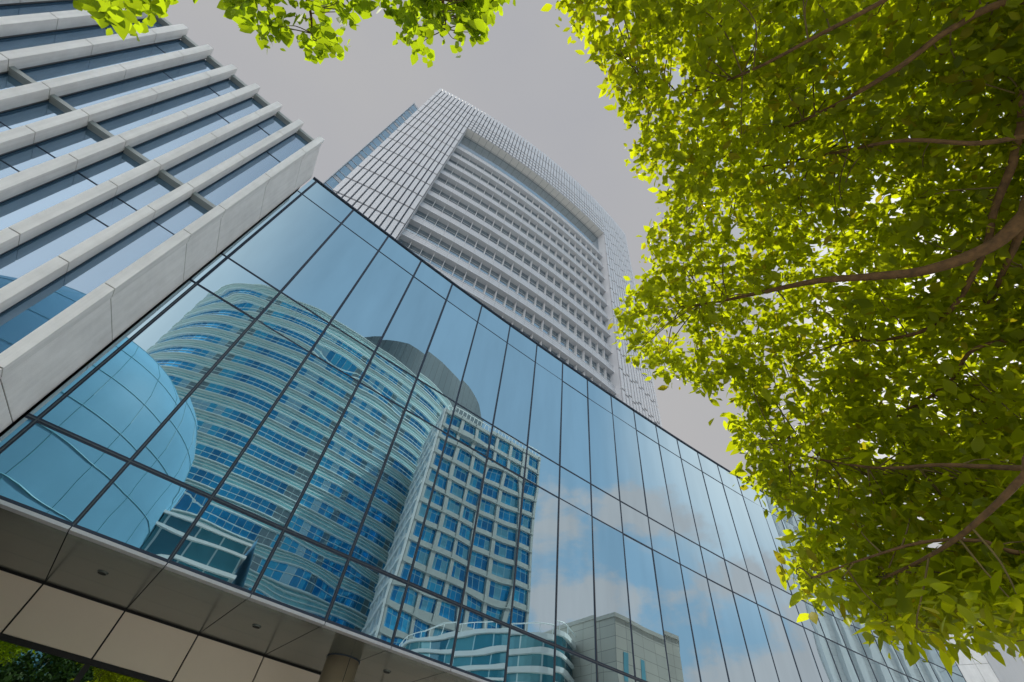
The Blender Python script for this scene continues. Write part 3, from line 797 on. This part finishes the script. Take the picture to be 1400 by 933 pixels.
def outside_crown(n, c, r):
    """twig centres of the part of a crown that hangs outside the picture"""
    u = unit(rng.normal(0, 1, (n, 3)))*(rng.uniform(.25, 1, n)**.45)[:, None]
    lump = 1+.18*np.sin(u[:, 0]*5+1)*np.sin(u[:, 1]*6)+.12*np.sin(u[:, 2]*7+2)
    p = u*lump[:, None]*np.array(r)+np.array(c)
    q = p-np.array([0, 0, EYE]); z = q@FWD
    px = 700+F*(q@RIGHT)/np.where(z > .05, z, 1); py = 466.5-F*(q@UP)/np.where(z > .05, z, 1)
    mg = 150/np.linalg.norm(q, axis=1)
    seen = (z > .05) & (px > -mg) & (px < 1400+mg) & (py > -mg) & (py < 933+mg)
    return p[~seen]
def main_tree():
    tr = thing('broadleaf_tree', (4.75, -.3, 0), 'sunlit yellow-green broadleaf tree filling the right side, thick limb in view', 'tree')
    trunk = curve([(4.75, -.3, 0), (4.76, -.28, 1.0), (4.68, -.24, 2.0), (4.7, -.22, 3.0), (4.62, -.2, 3.9), (4.55, -.3, 5.2)], 5)
    mb = MB(); mb.tube(trunk, list(np.linspace(.24, .06, len(trunk))), 14); mb.build('trunk', M_bark, tr, True)
    limbs = []
    def limb(px, r0, r1, root=None):
        q_ = [cam_pt(*q) for q in px]; pts = ([np.array(root), np.array(root)*.62+q_[0]*.38, np.array(root)*.25+q_[0]*.75] if root is not None else [])+q_
        c = curve(pts, 6); mb = MB(); mb.tube(c, list(np.linspace(r0, r1, len(c))), 10); mb.build('limb', M_bark, tr, True); limbs.append(c); return c
    limb([(1440, 255, 3.9), (1400, 297, 3.85), (1352, 338, 3.8), (1270, 369, 3.75), (1195, 378, 3.75), (1120, 384, 3.8), (1050, 398, 4.0), (985, 412, 4.3), (930, 420, 4.6)], 0.058, .007, (4.66, -.22, 3.30))
    limb([(1415, 120, 4.2), (1398, 165, 4.1), (1384, 225, 4.0), (1360, 285, 4.0), (1350, 332, 4.0), (1332, 372, 4.0), (1308, 414, 4.05), (1268, 450, 4.1), (1215, 464, 4.2), (1170, 466, 4.3)], .030, .010, (4.66, -.22, 4.10))
    limb([(1440, 240, 4.0), (1400, 305, 4.0), (1388, 335, 4.0), (1376, 362, 4.0), (1350, 420, 4.2)], .03, .010)
    limb([(1450, 610, 2.75), (1400, 652, 2.75), (1362, 690, 2.75), (1310, 735, 2.85), (1262, 765, 3.1), (1210, 790, 3.4)], .022, .006, (4.66, -.22, 2.30))
    limb([(1460, 635, 3.1), (1400, 640, 3.1), (1340, 638, 3.2), (1280, 636, 3.3), (1200, 640, 3.6), (1120, 628, 3.9), (1050, 612, 4.1)], .02, .005, (4.66, -.22, 2.40))
    limb([(1440, 180, 4.0), (1340, 196, 3.9), (1240, 192, 3.9), (1160, 205, 4.1), (1060, 225, 4.7), (960, 240, 4.8)], .022, .005, (4.66, -.22, 4.10))
    limb([(1400, 0, 4.1), (1300, 40, 4.0), (1225, 95, 3.9), (1130, 150, 4.1), (1040, 190, 4.6), (960, 230, 4.7)], .03, .006, (4.66, -.22, 4.10))
    limb([(1300, -60, 4.0), (1210, 0, 3.9), (1120, 48, 3.9), (1030, 95, 4.0), (950, 125, 4.7), (880, 130, 4.8)], .022, .005, (4.66, -.22, 4.10))
    limb([(1352, 470, 4.1), (1300, 520, 4.2), (1240, 560, 4.3), (1150, 580, 4.5), (1080, 600, 4.6)], .018, .004, (4.66, -.22, 2.90))
    limb([(1420, 760, 3.0), (1340, 740, 3.1), (1260, 742, 3.2), (1180, 765, 3.3), (1110, 790, 3.4)], .016, .004, (4.66, -.22, 1.90))
    crown = [(775, -60), (778, 5), (800, 55), (826, 80), (832, 112), (850, 150), (862, 192), (868, 222), (893, 240), (912, 268), (905, 296), (890, 318), (880, 345), (862, 368),
             (866, 392), (856, 420), (848, 452), (862, 478), (886, 498), (905, 515), (935, 522), (958, 534), (985, 540), (1012, 552), (1004, 578), (1012, 612), (1034, 632), (1018, 655),
             (1052, 676), (1082, 690), (1104, 706), (1104, 736), (1078, 764), (1084, 792), (1108, 800), (1120, 834), (1142, 812), (1168, 832), (1196, 856), (1240, 872), (1276, 858), (1300, 850),
             (1338, 876), (1362, 850), (1400, 866), (1490, 870), (1500, 300), (1480, -60)]
    holes = [[(1268, 308), (1300, 302), (1312, 316), (1300, 330), (1272, 326)], [(1306, 812), (1330, 806), (1338, 822), (1318, 830)]]
    n = 6900
    xy = sample_poly(crown, n)
    keep = np.ones(len(xy), bool)
    for h in holes: keep &= ~inside(h, xy)
    # random gaps through which the sky shows
    gx = np.sin(xy[:, 0]*.031+1.3*np.sin(xy[:, 1]*.017))*np.sin(xy[:, 1]*.037+.9*np.sin(xy[:, 0]*.021+2))
    keep &= ~((gx > .74) & (rng.uniform(0, 1, len(xy)) < .75))
    xy = xy[keep]
    # distance grows towards the upper left, the lower right hangs close
    base = 4.55-.55*np.clip((xy[:, 1]-450)/450, 0, 1)-.9*np.clip((xy[:, 0]-1050)/350, 0, 1)*np.clip((xy[:, 1]-480)/350, 0, 1)
    d = base+rng.uniform(-.55, .85, len(xy))
    cen = cam_pts(xy, d)
    pos, ax, nr, ln, tw = twig_leaves(cen, 8, .071, .12)
    p2, a2, n2, l2, _ = twig_leaves(outside_crown(2300, (4.7, -.5, 4.9), (2.7, 2.7, 1.75)), 8, .09, .16)
    pos, ax, nr, ln = [np.concatenate(q) for q in ((pos, p2), (ax, a2), (nr, n2), (ln, l2))]
    leaves_mesh('crown', pos, ax, nr, ln, ln*rng.uniform(.43, .58, len(ln)), M_leaf, tr)
    # branchlets from the limbs to the twigs
    allp = np.concatenate([np.array(l) for l in limbs]); mb = MB()
    sel = rng.choice(len(cen), 420, False)
    for i in sel:
        c = cen[i]; j = np.argmin(np.linalg.norm(allp-c, axis=1)+rng.uniform(0, .25, len(allp))); a = allp[j]
        L = np.linalg.norm(c-a)
        if L > 1.6 or L < .1: continue
        mid = (a+c)/2+rng.normal(0, .06*L, 3)+np.array([0, 0, .05*L])
        pts = curve([a, mid, c, c+tw[i]*.1], 3); mb.tube(pts, list(np.linspace(.0055, .0018, len(pts))), 4, False)
    mb.build('branchlets', M_twig, tr, True)
main_tree()

def overhead_tree():
    tr = thing('broadleaf_tree', (-2.6, -2.6, 0), 'sprays of round bright leaves hanging in at the top edge over the sky', 'tree')
    trunk = curve([(-2.6, -2.6, 0), (-2.62, -2.55, 1.4), (-2.55, -2.5, 2.8), (-2.4, -2.3, 4.2), (-2.3, -2.2, 5.2)], 5)
    mb = MB(); mb.tube(trunk, list(np.linspace(.17, .09, len(trunk))), 12); mb.build('trunk', M_bark, tr, True)
    limbs = []
    for px, root in (([(150, -160, 5.0), (170, -60, 4.9), (200, -8, 4.9)], (-2.3, -2.2, 5.2)), ([(330, -170, 4.9), (380, -60, 4.8), (420, 0, 4.8), (428, 55, 4.8)], (-2.3, -2.2, 5.2)),
                     ([(560, -170, 4.7), (590, -70, 4.6), (605, 0, 4.6), (610, 40, 4.6)], (-2.3, -2.2, 5.2))):
        c = curve([root]+[cam_pt(*q) for q in px], 6); mb = MB(); mb.tube(c, list(np.linspace(.045, .003, len(c))), 8); mb.build('limb', M_bark, tr, True); limbs.append(c)
    polys = [([(106, -70), (118, 2), (140, 22), (160, 26), (185, 18), (215, 20), (240, 8), (262, -10), (262, -70)], 40),
             ([(262, -70), (290, -8), (318, 2), (332, 30), (346, 18), (372, 46), (388, 50), (402, 58), (425, 82), (444, 64), (470, 62), (486, 52), (486, 20), (498, -70)], 66),
             ([(500, -70), (505, -2), (530, 16), (548, 40), (566, 60), (590, 56), (612, 52), (632, 60), (655, 46), (664, 22), (680, 6), (694, -70)], 92)]
    cen = []
    for poly, n in polys:
        poly = [(x, y*1.16 if y > 0 else y) for x, y in poly]; xy = sample_poly(poly, n); cen.append(cam_pts(xy, rng.uniform(4.3, 5.3, n)))
    cen = np.concatenate(cen)
    pos, ax, nr, ln, tw = twig_leaves(cen, 10, .086, .12)
    p2, a2, n2, l2, _ = twig_leaves(outside_crown(900, (-1.7, -1.7, 5.85), (2.2, 2.0, 1.1)), 9, .098, .16)
    pos, ax, nr, ln = [np.concatenate(q) for q in ((pos, p2), (ax, a2), (nr, n2), (ln, l2))]
    leaves_mesh('crown', pos, ax, nr, ln, ln*rng.uniform(.64, .82, len(ln)), M_leaf3, tr)
    allp = np.concatenate([np.array(l) for l in limbs]); mb = MB()
    for i in rng.choice(len(cen), 120, False):
        c = cen[i]; a = allp[np.argmin(np.linalg.norm(allp-c, axis=1))]; L = np.linalg.norm(c-a)
        if L > 1.5 or L < .05: continue
        pts = curve([a, (a+c)/2+rng.normal(0, .05*L, 3), c], 3); mb.tube(pts, list(np.linspace(.005, .0016, len(pts))), 4, False)
    mb.build('branchlets', M_twig, tr, True)
overhead_tree()

def street_trees():
    spots = [(4.0, -13.5, 0, 1.0), (9.2, -12.2, 1.9, .95), (13.8, -9.8, 3.6, 1.0), (7.2, -18.0, 5.0, 1.1), (14.5, -16, 2.6, 1.1)]
    labels = ['dark green street tree at left in the entrance window reflection', 'dark green street tree mirrored in the middle of the entrance window', 'dark green street tree at right in the entrance window reflection',
              'taller dark green tree at the back left of the entrance window reflection', 'taller dark green tree at the back right of the entrance window reflection']
    nl = 900
    u = unit(rng.normal(0, 1, (nl, 3))); r = rng.uniform(.45, 1, nl)**.5
    lump = 1+.22*np.sin(u[:, 0]*5+1)*np.sin(u[:, 1]*6)+.15*np.sin(u[:, 2]*7+2)
    cen = u*(r*lump)[:, None]*np.array([3.2, 3.2, 2.7])+np.array([0, 0, 5.6])
    pos, ax, nr, ln, tw = twig_leaves(cen, 9, .24, .42)
    proto = None
    for (x, y, a, s), lab in zip(spots, labels):
        if proto is None:
            t = thing('street_tree', (0, 0, 0), lab, 'tree', 'street trees across the forecourt')
            mb = MB(); c = curve([(0, 0, 0), (.05, .05, 1.5), (0, 0, 3.2), (-.1, .1, 5.5)], 4); mb.tube(c, list(np.linspace(.2, .07, len(c))), 10); mb.build('trunk', M_bark, t, True)
            leaves_mesh('crown', pos, ax, nr, ln, ln*.6, M_leaf2, t); proto = t
        else:
            t = proto.copy(); C.objects.link(t); t['label'] = lab
            for ch in list(proto.children):
                c = ch.copy(); C.objects.link(c); c.parent = t
        t.location = (x, y, 0); t.rotation_euler = (0, 0, a); t.scale = (s, s, s)
street_trees()
